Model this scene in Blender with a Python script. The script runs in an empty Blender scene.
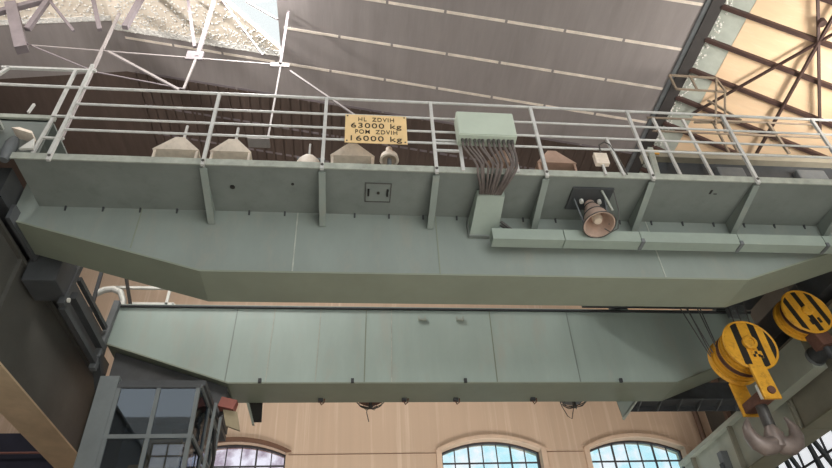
import bpy, bmesh, math, random
from mathutils import Vector, Matrix
random.seed(4)
S = bpy.context.scene
C = S.collection

# ------------------------------------------------------------------ camera
CAM = Vector((0, 0, 1.6))
F = 630.0
cd = bpy.data.cameras.new('camera')
cd.sensor_fit = 'HORIZONTAL'; cd.sensor_width = 36.0; cd.lens = F * 36.0 / 832.0
cd.clip_start = 0.05; cd.clip_end = 200
cam = bpy.data.objects.new('camera', cd); C.objects.link(cam)
zc = Vector((-46, 758, -F)).normalized()
xc = Vector((6319, -147, -F)); xc = (xc - zc * xc.dot(zc)).normalized()
yc = zc.cross(xc)
R = Matrix((xc, yc, zc))
cam.matrix_world = Matrix.Translation(CAM) @ R.to_4x4()
S.camera = cam

# ------------------------------------------------------------------ world, lights, exposure
S.view_settings.view_transform = 'Standard'
S.view_settings.look = 'None'
S.view_settings.gamma = 1.0
S.view_settings.use_curve_mapping = False
S.view_settings.exposure = 0.0
w = bpy.data.worlds.new('sky'); S.world = w; w.use_nodes = True
nt = w.node_tree; bg = nt.nodes['Background']
bg.inputs[0].default_value = (0.90, 0.96, 1.0, 1); bg.inputs[1].default_value = 1.25

def area(name, loc, target, sx, sy, power, col):
    l = bpy.data.lights.new(name, 'AREA'); l.shape = 'RECTANGLE'; l.size = sx; l.size_y = sy
    l.energy = power; l.color = col
    o = bpy.data.objects.new(name, l); C.objects.link(o); o.location = loc
    o.rotation_euler = (Vector(target) - Vector(loc)).to_track_quat('-Z', 'Y').to_euler()
    return o
# added fill lamps: rear one for the girder webs, overhead one for floor bounce
area('rear_fill', (5.0, -9, 7.0), (2.5, 9, 7.5), 9, 7, 520, (1.0, 0.98, 0.95))
l_ = area('floor_bounce_fill', (6.5, -2.0, 11.6), (6.5, -1.5, 0.0), 5.0, 5.0, 2100, (1.0, 0.99, 0.96)); l_.data.spread = math.radians(100)
# added fill lamp on the right, brightening the sloping tan boards
l_ = area('right_boards_fill', (9.0, 4.3, 7.6), (7.8, 6.7, 11.3), 1.0, 2.5, 140, (1.0, 0.95, 0.88)); l_.data.spread = math.radians(85)
l_ = area('left_boards_fill', (-10.6, 2.0, 9.5), (-4.5, 6.8, 13.6), 1.2, 3.0, 220, (1.0, 0.96, 0.92)); l_.data.spread = math.radians(80)  # added fill lamp on the left, lifting the pale roof boards
area('rooflight_daylight', (-2.2, 6.0, 13.45), (-2.2, 9.6, 7.2), 0.9, 2.2, 430, (1.0, 0.98, 0.95))
# added low fill lamp that brightens the back wall from below
l_ = area('back_wall_fill', (2.0, 12.6, 3.0), (2.0, 14.8, 9.0), 11.0, 1.2, 110, (1.0, 0.97, 0.93)); l_.data.spread = math.radians(85)

# ------------------------------------------------------------------ materials
def mat(name, col, rough=0.55, metal=0.0, var=0.18, scale=3.0, dirt=None, dirt_amt=0.35, stretch=(1, 1, 1), bump=0.0, spec=0.4):
    m = bpy.data.materials.new(name); m.use_nodes = True
    n = m.node_tree.nodes; L = m.node_tree.links
    b = n['Principled BSDF']
    b.inputs['Roughness'].default_value = rough; b.inputs['Metallic'].default_value = metal
    b.inputs['Specular IOR Level'].default_value = spec
    tc = n.new('ShaderNodeTexCoord'); mp = n.new('ShaderNodeMapping')
    mp.inputs['Scale'].default_value = stretch
    L.new(tc.outputs['Object'], mp.inputs['Vector'])
    no = n.new('ShaderNodeTexNoise'); no.inputs['Scale'].default_value = scale; no.inputs['Detail'].default_value = 6
    no.inputs['Roughness'].default_value = 0.65
    L.new(mp.outputs[0], no.inputs['Vector'])
    rp = n.new('ShaderNodeValToRGB'); L.new(no.outputs['Fac'], rp.inputs[0])
    lo = tuple(c * (1 - var) for c in col); hi = tuple(min(1, c * (1 + var)) for c in col)
    rp.color_ramp.elements[0].position = 0.3; rp.color_ramp.elements[0].color = (*lo, 1)
    rp.color_ramp.elements[1].position = 0.7; rp.color_ramp.elements[1].color = (*hi, 1)
    out = rp.outputs[0]
    if dirt:
        n2 = n.new('ShaderNodeTexNoise'); n2.inputs['Scale'].default_value = scale * 2.3; n2.inputs['Detail'].default_value = 8
        n2.inputs['Roughness'].default_value = 0.75
        L.new(mp.outputs[0], n2.inputs['Vector'])
        r2 = n.new('ShaderNodeValToRGB'); L.new(n2.outputs['Fac'], r2.inputs[0])
        r2.color_ramp.elements[0].position = 0.52; r2.color_ramp.elements[0].color = (0, 0, 0, 1)
        r2.color_ramp.elements[1].position = 0.72; r2.color_ramp.elements[1].color = (dirt_amt,) * 3 + (1,)
        mx = n.new('ShaderNodeMix'); mx.data_type = 'RGBA'
        L.new(r2.outputs[0], mx.inputs[0]); L.new(out, mx.inputs[6]); mx.inputs[7].default_value = (*dirt, 1)
        out = mx.outputs[2]
    L.new(out, b.inputs['Base Color'])
    if bump:
        bp = n.new('ShaderNodeBump'); bp.inputs['Strength'].default_value = bump
        L.new(no.outputs['Fac'], bp.inputs['Height']); L.new(bp.outputs[0], b.inputs['Normal'])
    return m

M = {}
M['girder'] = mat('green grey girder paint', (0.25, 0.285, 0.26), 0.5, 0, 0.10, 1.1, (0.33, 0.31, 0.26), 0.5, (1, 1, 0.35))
M['girder_far'] = mat('skylit blue green girder tone', (0.36, 0.435, 0.40), 0.5, 0, 0.12, 0.9, (0.42, 0.40, 0.35), 0.55, (1, 1, 0.25))  # lightened against the near girder; the extra stands in for skylight
M['flange'] = mat('olive flange paint', (0.25, 0.275, 0.215), 0.55, 0, 0.08, 1.0)
M['deck'] = mat('walkway plate paint', (0.20, 0.22, 0.205), 0.6, 0, 0.12, 1.3, (0.10, 0.11, 0.10), 0.3)
M['lip'] = mat('worn pale edge paint', (0.38, 0.40, 0.35), 0.6, 0, 0.22, 6.0, (0.25, 0.22, 0.18), 0.4)
M['rail'] = mat('pale handrail paint', (0.56, 0.555, 0.535), 0.5, 0, 0.12, 5.0, (0.30, 0.26, 0.22), 0.35)
M['rail_brown'] = mat('backlit brown handrail tone', (0.24, 0.19, 0.14), 0.6, 0, 0.15, 5.0)  # brown backlit look is put into this handrail colour
M['weld'] = mat('weld bead paint', (0.42, 0.44, 0.39), 0.6, 0, 0.2, 8)
M['dark'] = mat('dark steel', (0.045, 0.048, 0.052), 0.6, 0, 0.25, 4)
M['mid'] = mat('grey steel', (0.13, 0.14, 0.145), 0.55, 0, 0.2, 3)
M['runway'] = mat('dark runway paint', (0.085, 0.082, 0.072), 0.6, 0, 0.15, 1.5)
M['runway_flange'] = mat('tan runway flange', (0.62, 0.47, 0.31), 0.65, 0, 0.12, 2.0)
M['runway_olive'] = mat('olive runway flange', (0.19, 0.18, 0.12), 0.65, 0, 0.12, 2.0)
M['runway_right'] = mat('olive grey runway paint', (0.21, 0.20, 0.155), 0.6, 0, 0.12, 1.5)
M['panel'] = mat('grey green panel paint', (0.36, 0.38, 0.32), 0.6, 0, 0.1, 1.5)
M['box'] = mat('pale green cabinet paint', (0.50, 0.565, 0.475), 0.45, 0, 0.06, 2.0)
M['duct'] = mat('pale green duct paint', (0.30, 0.35, 0.305), 0.5, 0, 0.08, 2.0)
M['cable'] = mat('dusty rubber cable', (0.14, 0.115, 0.105), 0.7, 0, 0.25, 9)
M['gland'] = mat('dark gland', (0.07, 0.065, 0.06), 0.5, 0, 0.2, 9)
M['sign'] = mat('yellow sign enamel', (0.80, 0.57, 0.29), 0.5, 0, 0.08, 4.0)
M['ink'] = mat('dark lettering', (0.045, 0.03, 0.015), 0.6, 0, 0.1, 4.0)
M['hood'] = mat('dusty cream hood', (0.76, 0.66, 0.56), 0.6, 0, 0.15, 5, (0.40, 0.32, 0.26), 0.4)
M['hood_pink'] = mat('dusty pink hood', (0.44, 0.29, 0.22), 0.65, 0, 0.15, 5)
M['shade_pink'] = mat('dusty rose lamp shade', (0.50, 0.36, 0.29), 0.6, 0, 0.18, 5, (0.30, 0.20, 0.16), 0.4)
M['bulb'] = mat('dusty lamp glass', (0.62, 0.52, 0.42), 0.25, 0, 0.1, 4)
M['white'] = mat('dusty white paint', (0.68, 0.67, 0.62), 0.55, 0, 0.12, 5)
M['plaster'] = mat('peach plaster', (0.58, 0.425, 0.31), 0.9, 0, 0.06, 0.75, (0.82, 0.67, 0.53), 0.65, (3.0, 1, 0.06), spec=0.1)
M['reveal'] = mat('pale arch plaster', (0.68, 0.50, 0.37), 0.9, 0, 0.1, 3.0, spec=0.1)
M['arch_brown'] = mat('brown arch plaster', (0.17, 0.095, 0.065), 0.9, 0, 0.15, 3.0, spec=0.1)
M['aisle'] = mat('dark blue aisle wall', (0.035, 0.035, 0.05), 0.9, 0, 0.2, 1.0, spec=0.1)
M['pipe_red'] = mat('dull red pipe', (0.25, 0.11, 0.09), 0.7)
M['concrete'] = mat('warm concrete', (0.58, 0.565, 0.525), 0.9, 0, 0.12, 0.7, spec=0.1)
M['roof'] = mat('grey brown roof deck', (0.30, 0.268, 0.26), 0.8, 0, 0.10, 1.2, (0.36, 0.325, 0.315), 0.4, (3, 0.4, 1), spec=0.15)
M['roof_far'] = mat('dark brown ribbed deck', (0.105, 0.078, 0.066), 0.8, 0, 0.15, 1.2, (0.15, 0.115, 0.10), 0.4, (3, 0.4, 1), spec=0.1)
M['strip'] = mat('pale roof joint', (0.80, 0.71, 0.62), 0.8, 0, 0.18, 5, spec=0.1)
M['tan'] = mat('tan roof boards', (0.88, 0.64, 0.42), 0.85, 0, 0.07, 1.0, (0.96, 0.80, 0.62), 0.5, (0.5, 4, 1), spec=0.1)
M['tan_left'] = mat('pale hazed roof boards', (0.88, 0.78, 0.66), 0.85, 0, 0.14, 1.5, (0.85, 0.80, 0.72), 0.6, spec=0.1)  # haze and overexposure are put into this pale colour
M['flash'] = mat('grey green flashing', (0.50, 0.53, 0.47), 0.7, 0, 0.12, 4.0, spec=0.15)
M['foam'] = mat('white crumbling foam', (0.86, 0.84, 0.80), 0.95, 0, 0.15, 12, (0.45, 0.38, 0.28), 0.7, bump=0.6, spec=0.05)
M['purlin'] = mat('brown purlin paint', (0.065, 0.036, 0.03), 0.65, 0, 0.2, 3)
M['truss'] = mat('haze tinted truss grey', (0.20, 0.17, 0.18), 0.65, 0, 0.15, 3)  # mauve veil of the haze is mixed into this grey
M['truss_light'] = mat('pale truss paint', (0.27, 0.24, 0.235), 0.65, 0, 0.15, 4)
M['beam'] = mat('dark roof edge beam', (0.055, 0.05, 0.048), 0.65, 0, 0.15, 3)
M['hookyellow'] = mat('worn yellow paint', (0.72, 0.36, 0.030), 0.5, 0, 0.16, 4, (0.22, 0.09, 0.02), 0.75)
M['black'] = mat('black paint', (0.018, 0.016, 0.014), 0.55, 0, 0.2, 4)
M['greyhook'] = mat('brownish forged steel', (0.235, 0.19, 0.172), 0.38, 0.3, 0.16, 4, (0.17, 0.11, 0.09), 0.5)
M['shank'] = mat('oily steel shank', (0.10, 0.095, 0.09), 0.4, 0.4, 0.2, 5)
M['rust'] = mat('rusty brown steel', (0.13, 0.06, 0.042), 0.7, 0, 0.3, 6)
M['rope'] = mat('greasy wire rope', (0.10, 0.10, 0.10), 0.6, 0.2, 0.2, 20)
M['cabin'] = mat('grey cabin paint', (0.16, 0.175, 0.175), 0.5, 0, 0.1, 3)
M['cabin_dark'] = mat('dark cabin roof', (0.07, 0.072, 0.075), 0.6, 0, 0.2, 3)
M['seat'] = mat('tan orange upholstery', (0.62, 0.36, 0.14), 0.7, 0, 0.12, 4)
M['orange'] = mat('orange tag', (0.80, 0.42, 0.08), 0.6)
M['red'] = mat('dark red enamel', (0.26, 0.075, 0.055), 0.6)
M['olive_plate'] = mat('olive tan plate', (0.33, 0.27, 0.17), 0.6)
M['bar'] = mat('dark glazing bar', (0.06, 0.055, 0.06), 0.6)
M['rightwall'] = mat('dark grey brown side wall', (0.12, 0.11, 0.095), 0.9, 0, 0.2, 1.0, spec=0.1)
M['crabtan'] = mat('dusty tan beam paint', (0.27, 0.245, 0.19), 0.6, 0, 0.12, 3)
M['slate'] = mat('dark slate paint', (0.062, 0.066, 0.07), 0.6, 0, 0.15, 3)
M['brownpipe'] = mat('brown rainwater pipe', (0.14, 0.085, 0.06), 0.6)

def glass_mat(name, tint, fac, noise=0.0, alt=None, rough=0.05):
    m = bpy.data.materials.new(name); m.use_nodes = True
    n = m.node_tree.nodes; L = m.node_tree.links; n.clear()
    o = n.new('ShaderNodeOutputMaterial'); tr = n.new('ShaderNodeBsdfTransparent'); gl = n.new('ShaderNodeBsdfGlossy')
    gl.inputs['Roughness'].default_value = rough; gl.inputs[0].default_value = (0.9, 0.95, 1, 1)
    mx = n.new('ShaderNodeMixShader'); mx.inputs[0].default_value = fac
    tr.inputs[0].default_value = (*tint, 1)
    if alt:
        tc = n.new('ShaderNodeTexCoord'); wh = n.new('ShaderNodeTexNoise'); wh.inputs['Scale'].default_value = noise; wh.inputs['Detail'].default_value = 3
        L.new(tc.outputs['Object'], wh.inputs['Vector'])
        rp = n.new('ShaderNodeValToRGB'); L.new(wh.outputs['Fac'], rp.inputs[0])
        rp.color_ramp.elements[0].position = 0.42; rp.color_ramp.elements[0].color = (*tint, 1)
        rp.color_ramp.elements[1].position = 0.6; rp.color_ramp.elements[1].color = (*alt, 1)
        L.new(rp.outputs[0], tr.inputs[0])
    L.new(tr.outputs[0], mx.inputs[1]); L.new(gl.outputs[0], mx.inputs[2]); L.new(mx.outputs[0], o.inputs[0])
    return m
M['pane'] = glass_mat('cyan tinted window glass', (0.72, 0.90, 0.93), 0.06, 1.6, (0.93, 0.94, 0.95))
M['pane_frost'] = glass_mat('milky window glass', (0.88, 0.84, 0.88), 0.06, 2.5, (0.62, 0.55, 0.60))
M['cabglass'] = glass_mat('grey cabin glass', (0.50, 0.55, 0.60), 0.10, rough=0.02)
M['skyglass'] = glass_mat('dusty rooflight glass', (0.95, 0.95, 0.93), 0.05)

def striped(name, ax, bands, rot=0.0):
    """yellow plate with painted black bands; bands = list of (lo, hi) along the object axis"""
    m = mat(name, (0.72, 0.36, 0.030), 0.5, 0, 0.14, 4, (0.22, 0.09, 0.02), 0.55)
    n = m.node_tree.nodes; L = m.node_tree.links
    b = n['Principled BSDF']; src = b.inputs['Base Color'].links[0].from_socket
    tc = n.new('ShaderNodeTexCoord'); mp = n.new('ShaderNodeMapping'); mp.inputs['Rotation'].default_value = (0, rot, 0)
    sp = n.new('ShaderNodeSeparateXYZ')
    L.new(tc.outputs['Object'], mp.inputs[0]); L.new(mp.outputs[0], sp.inputs[0])
    acc = None
    for lo, hi in bands:
        g = n.new('ShaderNodeMath'); g.operation = 'GREATER_THAN'; g.inputs[1].default_value = lo
        l = n.new('ShaderNodeMath'); l.operation = 'LESS_THAN'; l.inputs[1].default_value = hi
        p = n.new('ShaderNodeMath'); p.operation = 'MULTIPLY'
        L.new(sp.outputs[ax], g.inputs[0]); L.new(sp.outputs[ax], l.inputs[0])
        L.new(g.outputs[0], p.inputs[0]); L.new(l.outputs[0], p.inputs[1])
        if acc is None: acc = p.outputs[0]
        else:
            a = n.new('ShaderNodeMath'); a.operation = 'ADD'; L.new(acc, a.inputs[0]); L.new(p.outputs[0], a.inputs[1]); acc = a.outputs[0]
    mx = n.new('ShaderNodeMix'); mx.data_type = 'RGBA'
    L.new(acc, mx.inputs[0]); L.new(src, mx.inputs[6]); mx.inputs[7].default_value = (0.016, 0.014, 0.012, 1)
    L.new(mx.outputs[2], b.inputs['Base Color'])
    return m

# ------------------------------------------------------------------ mesh builders
ORG = {}
class MB:
    def __init__(s): s.bm = bmesh.new()
    def box(s, x0, x1, y0, y1, z0, z1):
        v = [s.bm.verts.new((x, y, z)) for x in (x0, x1) for y in (y0, y1) for z in (z0, z1)]
        for f in ((0, 1, 3, 2), (4, 6, 7, 5), (0, 4, 5, 1), (2, 3, 7, 6), (0, 2, 6, 4), (1, 5, 7, 3)):
            s.bm.faces.new([v[i] for i in f])
        return s
    def prism(s, pts, axis, a, b):
        """polygon of 2D pts extruded along axis from a to b. axis y: pts=(x,z); x: pts=(y,z); z: pts=(x,y)"""
        def P(p, t):
            return {'y': (p[0], t, p[1]), 'x': (t, p[0], p[1]), 'z': (p[0], p[1], t)}[axis]
        A = [s.bm.verts.new(P(p, a)) for p in pts]; B = [s.bm.verts.new(P(p, b)) for p in pts]
        s.bm.faces.new(A); s.bm.faces.new(B[::-1]); k = len(pts)
        for i in range(k):
            s.bm.faces.new((A[i], A[(i + 1) % k], B[(i + 1) % k], B[i]))
        return s
    def hexa(s, bot, top):
        A = [s.bm.verts.new(p) for p in bot]; B = [s.bm.verts.new(p) for p in top]
        s.bm.faces.new(A[::-1]); s.bm.faces.new(B); k = len(A)
        for i in range(k): s.bm.faces.new((A[i], A[(i + 1) % k], B[(i + 1) % k], B[i]))
        return s
    def cyl(s, p0, p1, r0, r1=None, seg=12, cap=True):
        p0 = Vector(p0); p1 = Vector(p1); r1 = r0 if r1 is None else r1
        d = (p1 - p0).normalized(); u = d.orthogonal().normalized(); w = d.cross(u)
        A = []; B = []
        for i in range(seg):
            a = 2 * math.pi * i / seg; q = u * math.cos(a) + w * math.sin(a)
            A.append(s.bm.verts.new(p0 + q * r0)); B.append(s.bm.verts.new(p1 + q * r1))
        for i in range(seg): s.bm.faces.new((A[i], A[(i + 1) % seg], B[(i + 1) % seg], B[i]))
        if cap: s.bm.faces.new(A[::-1]); s.bm.faces.new(B)
        return s
    def bar(s, p0, p1, wx, wy, up=(0, 0, 1)):
        """rectangular bar between two points"""
        p0 = Vector(p0); p1 = Vector(p1); d = (p1 - p0).normalized(); up = Vector(up)
        if abs(d.dot(up)) > 0.95: up = Vector((0, 1, 0))
        u = d.cross(up).normalized(); v = u.cross(d)
        q = [(-1, -1), (1, -1), (1, 1), (-1, 1)]
        return s.hexa([p0 + u * a * wx / 2 + v * b * wy / 2 for a, b in q], [p1 + u * a * wx / 2 + v * b * wy / 2 for a, b in q])
    def tube(s, pts, r, seg=8):
        pts = [Vector(p) for p in pts]; rings = []; pu = None
        rad = r if isinstance(r, (list, tuple)) else [r] * len(pts)
        for i, p in enumerate(pts):
            d = (pts[min(i + 1, len(pts) - 1)] - pts[max(i - 1, 0)]).normalized()
            u = d.orthogonal().normalized() if pu is None else (pu - d * pu.dot(d)).normalized()
            pu = u; v = d.cross(u)
            rings.append([s.bm.verts.new(p + (u * math.cos(2 * math.pi * k / seg) + v * math.sin(2 * math.pi * k / seg)) * rad[i]) for k in range(seg)])
        for a, b in zip(rings, rings[1:]):
            for k in range(seg): s.bm.faces.new((a[k], a[(k + 1) % seg], b[(k + 1) % seg], b[k]))
        s.bm.faces.new(rings[0][::-1]); s.bm.faces.new(rings[-1])
        return s
    def lathe(s, c, prof, axis=(0, 0, 1), seg=24, close=False):
        """prof: list of (radius, height) along axis from c"""
        c = Vector(c); d = Vector(axis).normalized(); u = d.orthogonal().normalized(); w = d.cross(u); rings = []
        for r, h in prof:
            r = max(r, 1e-4)
            rings.append([s.bm.verts.new(c + d * h + (u * math.cos(2 * math.pi * k / seg) + w * math.sin(2 * math.pi * k / seg)) * r) for k in range(seg)])
        for a, b in zip(rings, rings[1:]):
            for k in range(seg): s.bm.faces.new((a[k], a[(k + 1) % seg], b[(k + 1) % seg], b[k]))
        if close: s.bm.faces.new(rings[0][::-1]); s.bm.faces.new(rings[-1])
        return s
    def build(s, name, m, parent=None, bevel=0.0, smooth=False):
        o_ = ORG.get(parent.name, Vector()) if parent else Vector()
        if parent is not None: bmesh.ops.translate(s.bm, verts=s.bm.verts, vec=-o_)
        bmesh.ops.recalc_face_normals(s.bm, faces=s.bm.faces)
        if bevel:
            bmesh.ops.bevel(s.bm, geom=list(s.bm.edges), offset=bevel, segments=2, affect='EDGES', profile=0.6, clamp_overlap=True)
        me = bpy.data.meshes.new(name); s.bm.to_mesh(me); s.bm.free()
        me.materials.append(M[m] if isinstance(m, str) else m)
        if smooth:
            for p in me.polygons: p.use_smooth = True
            try: me.set_sharp_from_angle(angle=math.radians(35))
            except Exception: pass
        o = bpy.data.objects.new(name, me); C.objects.link(o)
        if parent is not None: o.parent = parent; ORG[o.name] = o_
        return o

def tag(o, label, cat, group=None):
    o['label'] = label; o['category'] = cat
    if group: o['group'] = group
    return o
def thing(name, label, cat, loc, group=None):
    o = bpy.data.objects.new(name, None); o.empty_display_size = 0.1; C.objects.link(o); o.location = loc
    ORG[o.name] = Vector(loc)
    return tag(o, label, cat, group)
def struct(o): o['kind'] = 'structure'; return o
def box(name, m, parent, *a, bevel=0.0): return MB().box(*a).build(name, m, parent, bevel)
def copy_tree(root, loc, label=None):
    r = root.copy(); C.objects.link(r); r.location = loc
    if label: r['label'] = label
    for ch in list(root.children):
        c = ch.copy(); C.objects.link(c); c.parent = r
        for g in list(ch.children):
            d = g.copy(); C.objects.link(d); d.parent = c
    return r

# ================================================================== SETTING
struct(box('floor', 'concrete', None, -14, 14, -14, 16, -0.2, 0))
RID = (-5.35, 14.28)                                        # roof break on the left
def zr(x): return 12 + 0.19 * (6.66 - x) if x >= RID[0] else RID[1] - 0.19 * (RID[0] - x)
def zf(x): return 12 - 0.683 * (x - 6.66)
XW = 9.35; TH = 0.14

# dark deck
ceil_ = MB()
def slab(mb, x0, x1, y0, y1, fn, th=TH, off=0.0):
    pts = [(x0, fn(x0) + off), (x1, fn(x1) + off), (x1, fn(x1) + th + off), (x0, fn(x0) + th + off)]
    mb.prism(pts, 'y', y0, y1)
slab(ceil_, -1.65, 6.60, -3, 9.45, zr)
slab(ceil_, RID[0], -1.65, 8.34, 9.45, zr)
slab(ceil_, -11.4, RID[0], 8.12, 9.45, zr)
ceiling = struct(ceil_.build('ceiling', 'roof'))
ORG[ceiling.name] = Vector()
ceil_ = MB(); slab(ceil_, RID[0], 6.60, 9.45, 15.4, zr); slab(ceil_, -11.4, RID[0], 9.45, 15.4, zr); ceil_.build('brown_ribbed_deck', 'roof_far', ceiling)
# pale boards on the left, with a triangular opening for the rooflight
b = MB()
slab(b, RID[0], -2.85, -3, 8.34, zr); slab(b, -11.4, RID[0], -3, 8.12, zr)
q = [(-2.85, 7.1), (-1.65, 8.2), (-1.65, 8.34), (-2.85, 8.34)]
b.hexa([(x, y, zr(x)) for x, y in q], [(x, y, zr(x) + TH) for x, y in q])
q = [(-2.85, -3), (-1.65, -3), (-1.65, 4.6), (-2.85, 4.6)]
b.hexa([(x, y, zr(x)) for x, y in q], [(x, y, zr(x) + TH) for x, y in q])
b.build('pale_roof_boards', 'tan_left', ceiling)
b = MB()
q = [(-2.85, 4.6), (-1.65, 4.6), (-1.65, 8.2), (-2.85, 7.1)]
b.hexa([(x, y, zr(x) + 0.06) for x, y in q], [(x, y, zr(x) + 0.08) for x, y in q])
b.build('rooflight_glass', 'skyglass', ceiling)
# crumbling white foam along the edge of the pale boards
b = MB()
rnd = random.Random(9)
def crumbs(mb, x0, x1, y0, y1, n, rmin, rmax, pw):
    for i in range(n):
        x = rnd.uniform(x0, x1); y = y1 - (y1 - y0) * rnd.random() ** pw
        if x > -2.85 and y < 7.15 + (x + 2.85) * 0.92: continue
        r = rnd.uniform(rmin, rmax)
        mb.hexa([(x + r * math.cos(a + i), y + r * math.sin(a + i), zr(x) - 0.003) for a in (0, 1.3, 2.6, 4.2)],
                [(x + r * .6 * math.cos(a + i), y + r * .6 * math.sin(a + i), zr(x) - r * 0.8) for a in (0, 1.3, 2.6, 4.2)])
crumbs(b, -5.3, -1.66, 7.3, 8.33, 1500, 0.008, 0.032, 2.4)
crumbs(b, -9.0, -5.4, 7.5, 8.1, 600, 0.008, 0.03, 2.2)
slab(b, RID[0], -1.66, 8.2, 8.34, zr, .02, -.012); slab(b, -9.5, RID[0], 8.0, 8.12, zr, .02, -.012)
fo = b.build('crumbling_foam', 'foam', ceiling); fo['kind'] = 'stuff'
# pale joints between the roof sheets
for y in (5.7, 6.66, 7.61, 8.51, 9.42, 10.4, 11.3):
    xs = [6.3]
    x = 6.35
    while x > (-1.6 if y < 8.4 else -5.2):
        ln = rnd.choice((1.15, 1.2, 1.1)); x1 = max(x - ln, -1.6 if y < 8.4 else -5.2)
        m_ = MB(); slab(m_, x1 + 0.05, x, y - 0.03, y + 0.03, zr, 0.006, -0.006)
        m_.build('roof_joint', 'strip' if y < 9 else 'truss', ceiling)
        x = x1
# ribs of the dark deck, running away from us
for k in range(48):
    x = -5.2 + 0.24 * k
    m_ = MB(); slab(m_, x, x + 0.05, 9.46, 15.3, zr, 0.03, -0.028)
    m_.build('deck_rib', 'roof_far', ceiling)
# right hand slope: flashing, foam edge, tan boards, purlins
b = MB(); slab(b, 6.66, 7.08, -3, 15.4, zf, TH, 0.0); b.build('roof_flashing', 'flash', ceiling)
b = MB(); slab(b, 7.08, XW + 0.4, -3, 15.4, zf, TH, -0.01); b.build('tan_roof_boards', 'tan', ceiling)
b = MB()
for i in range(300):
    y = rnd.uniform(4.5, 9.5); x = 6.68 + rnd.random() ** 2 * 0.14; r = rnd.uniform(0.012, 0.03)
    b.hexa([(x + r * math.cos(a + i), y + r * math.sin(a + i), zf(x) - 0.005) for a in (0, 1.3, 2.6, 4.2)],
           [(x + r * .6 * math.cos(a + i), y + r * .6 * math.sin(a + i), zf(x) - r * .8) for a in (0, 1.3, 2.6, 4.2)])
fo = b.build('foam_edge', 'foam', ceiling); fo['kind'] = 'stuff'
for k in range(10):
    y = 4.27 + 0.69 * k
    MB().bar((6.66, y, zf(6.66) - 0.05), (XW, y, zf(XW) - 0.05), 0.075, 0.09).build('purlin', 'purlin', ceiling)
MB().prism([(6.44, 11.96), (6.67, 11.93), (6.67, 12.06), (6.44, 12.14)], 'y', -3, 15.3).build('edge_beam', 'beam', ceiling)
MB().prism([(6.36, 12.01), (6.44, 11.99), (6.44, 12.12), (6.36, 12.14)], 'y', -3, 15.3).build('edge_angle', 'mid', ceiling)
for p0, p1, r in (((7.73, 4.98, 11.12), (8.78, 7.17, 10.40), .022), ((7.73 - .3, 4.35, 11.33), (7.73, 4.98, 11.12), .022),
                  ((8.02, 5.18, 10.92), (8.22, 8.49, 10.78), .025), ((7.96, 4.2, 10.96), (8.02, 5.18, 10.92), .025),
                  ((8.14, 5.44, 10.84), (6.95, 7.94, 11.65), .022), ((8.7, 4.3, 10.46), (8.14, 5.44, 10.84), .022)):
    MB().bar(p0, p1, r * 2, r * 2).build('roof_brace', 'purlin', ceiling)
MB().cyl((7.93, 5.30, 10.93), (7.93, 5.30, 11.02), 0.07).build('brace_plate', 'purlin', ceiling)

# back wall with segmental-arched openings
WZ = 15.0
WIN = [(-2.70, 1.24), (3.49, 1.235), (7.19, 1.24)]          # centre x, half width
ZS, RISE, ZB = 7.30, 0.28, 4.2
def arch(cx, hw, n=14, zs=ZS, rise=RISE):
    r = (hw * hw + rise * rise) / (2 * rise); a0 = math.asin(hw / r)
    return [(cx + r * math.sin(-a0 + 2 * a0 * i / n), zs + rise - r + r * math.cos(-a0 + 2 * a0 * i / n)) for i in range(n + 1)]
b = MB(); xs = -11.4; ZT = 11.9
for cx, hw in WIN:
    b.box(xs, cx - hw, WZ, WZ + 0.45, 0, ZT)
    b.prism(arch(cx, hw) + [(cx + hw, ZT), (cx - hw, ZT)], 'y', WZ, WZ + 0.45)
    b.box(cx - hw, cx + hw, WZ, WZ + 0.45, 0, ZB)
    xs = cx + hw
b.box(xs, XW, WZ, WZ + 0.45, 0, ZT)
b.prism([(-11.4, ZT), (XW, ZT), (XW, 10.15), (6.66, 12), (RID[0], RID[1]), (-11.4, zr(-11.4))][0:1] + [(6.8, ZT), (6.66, 12.0), (RID[0], RID[1]), (-11.4, zr(-11.4))], 'y', WZ, WZ + 0.45)
struct(b.build('wall_back', 'plaster'))
struct(box('wall_right', 'rightwall', None, XW, XW + 0.3, -1, 15.4, 0, 10.15))
struct(box('wall_left', 'aisle', None, -11.4, -11.1, -10, 15.4, 0, 13.1))  # run back past the camera to cut sky light from the left
struct(box('wall_blocker', 'concrete', None, -11.4, -0.5, -10.3, -10, 0, 13.5))  # unseen wall added to block sky light from the rear left

struct(box('wall_aisle', 'aisle', None, -11.1, -5.75, 13.0, 13.2, 0, 7.0))
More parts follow.
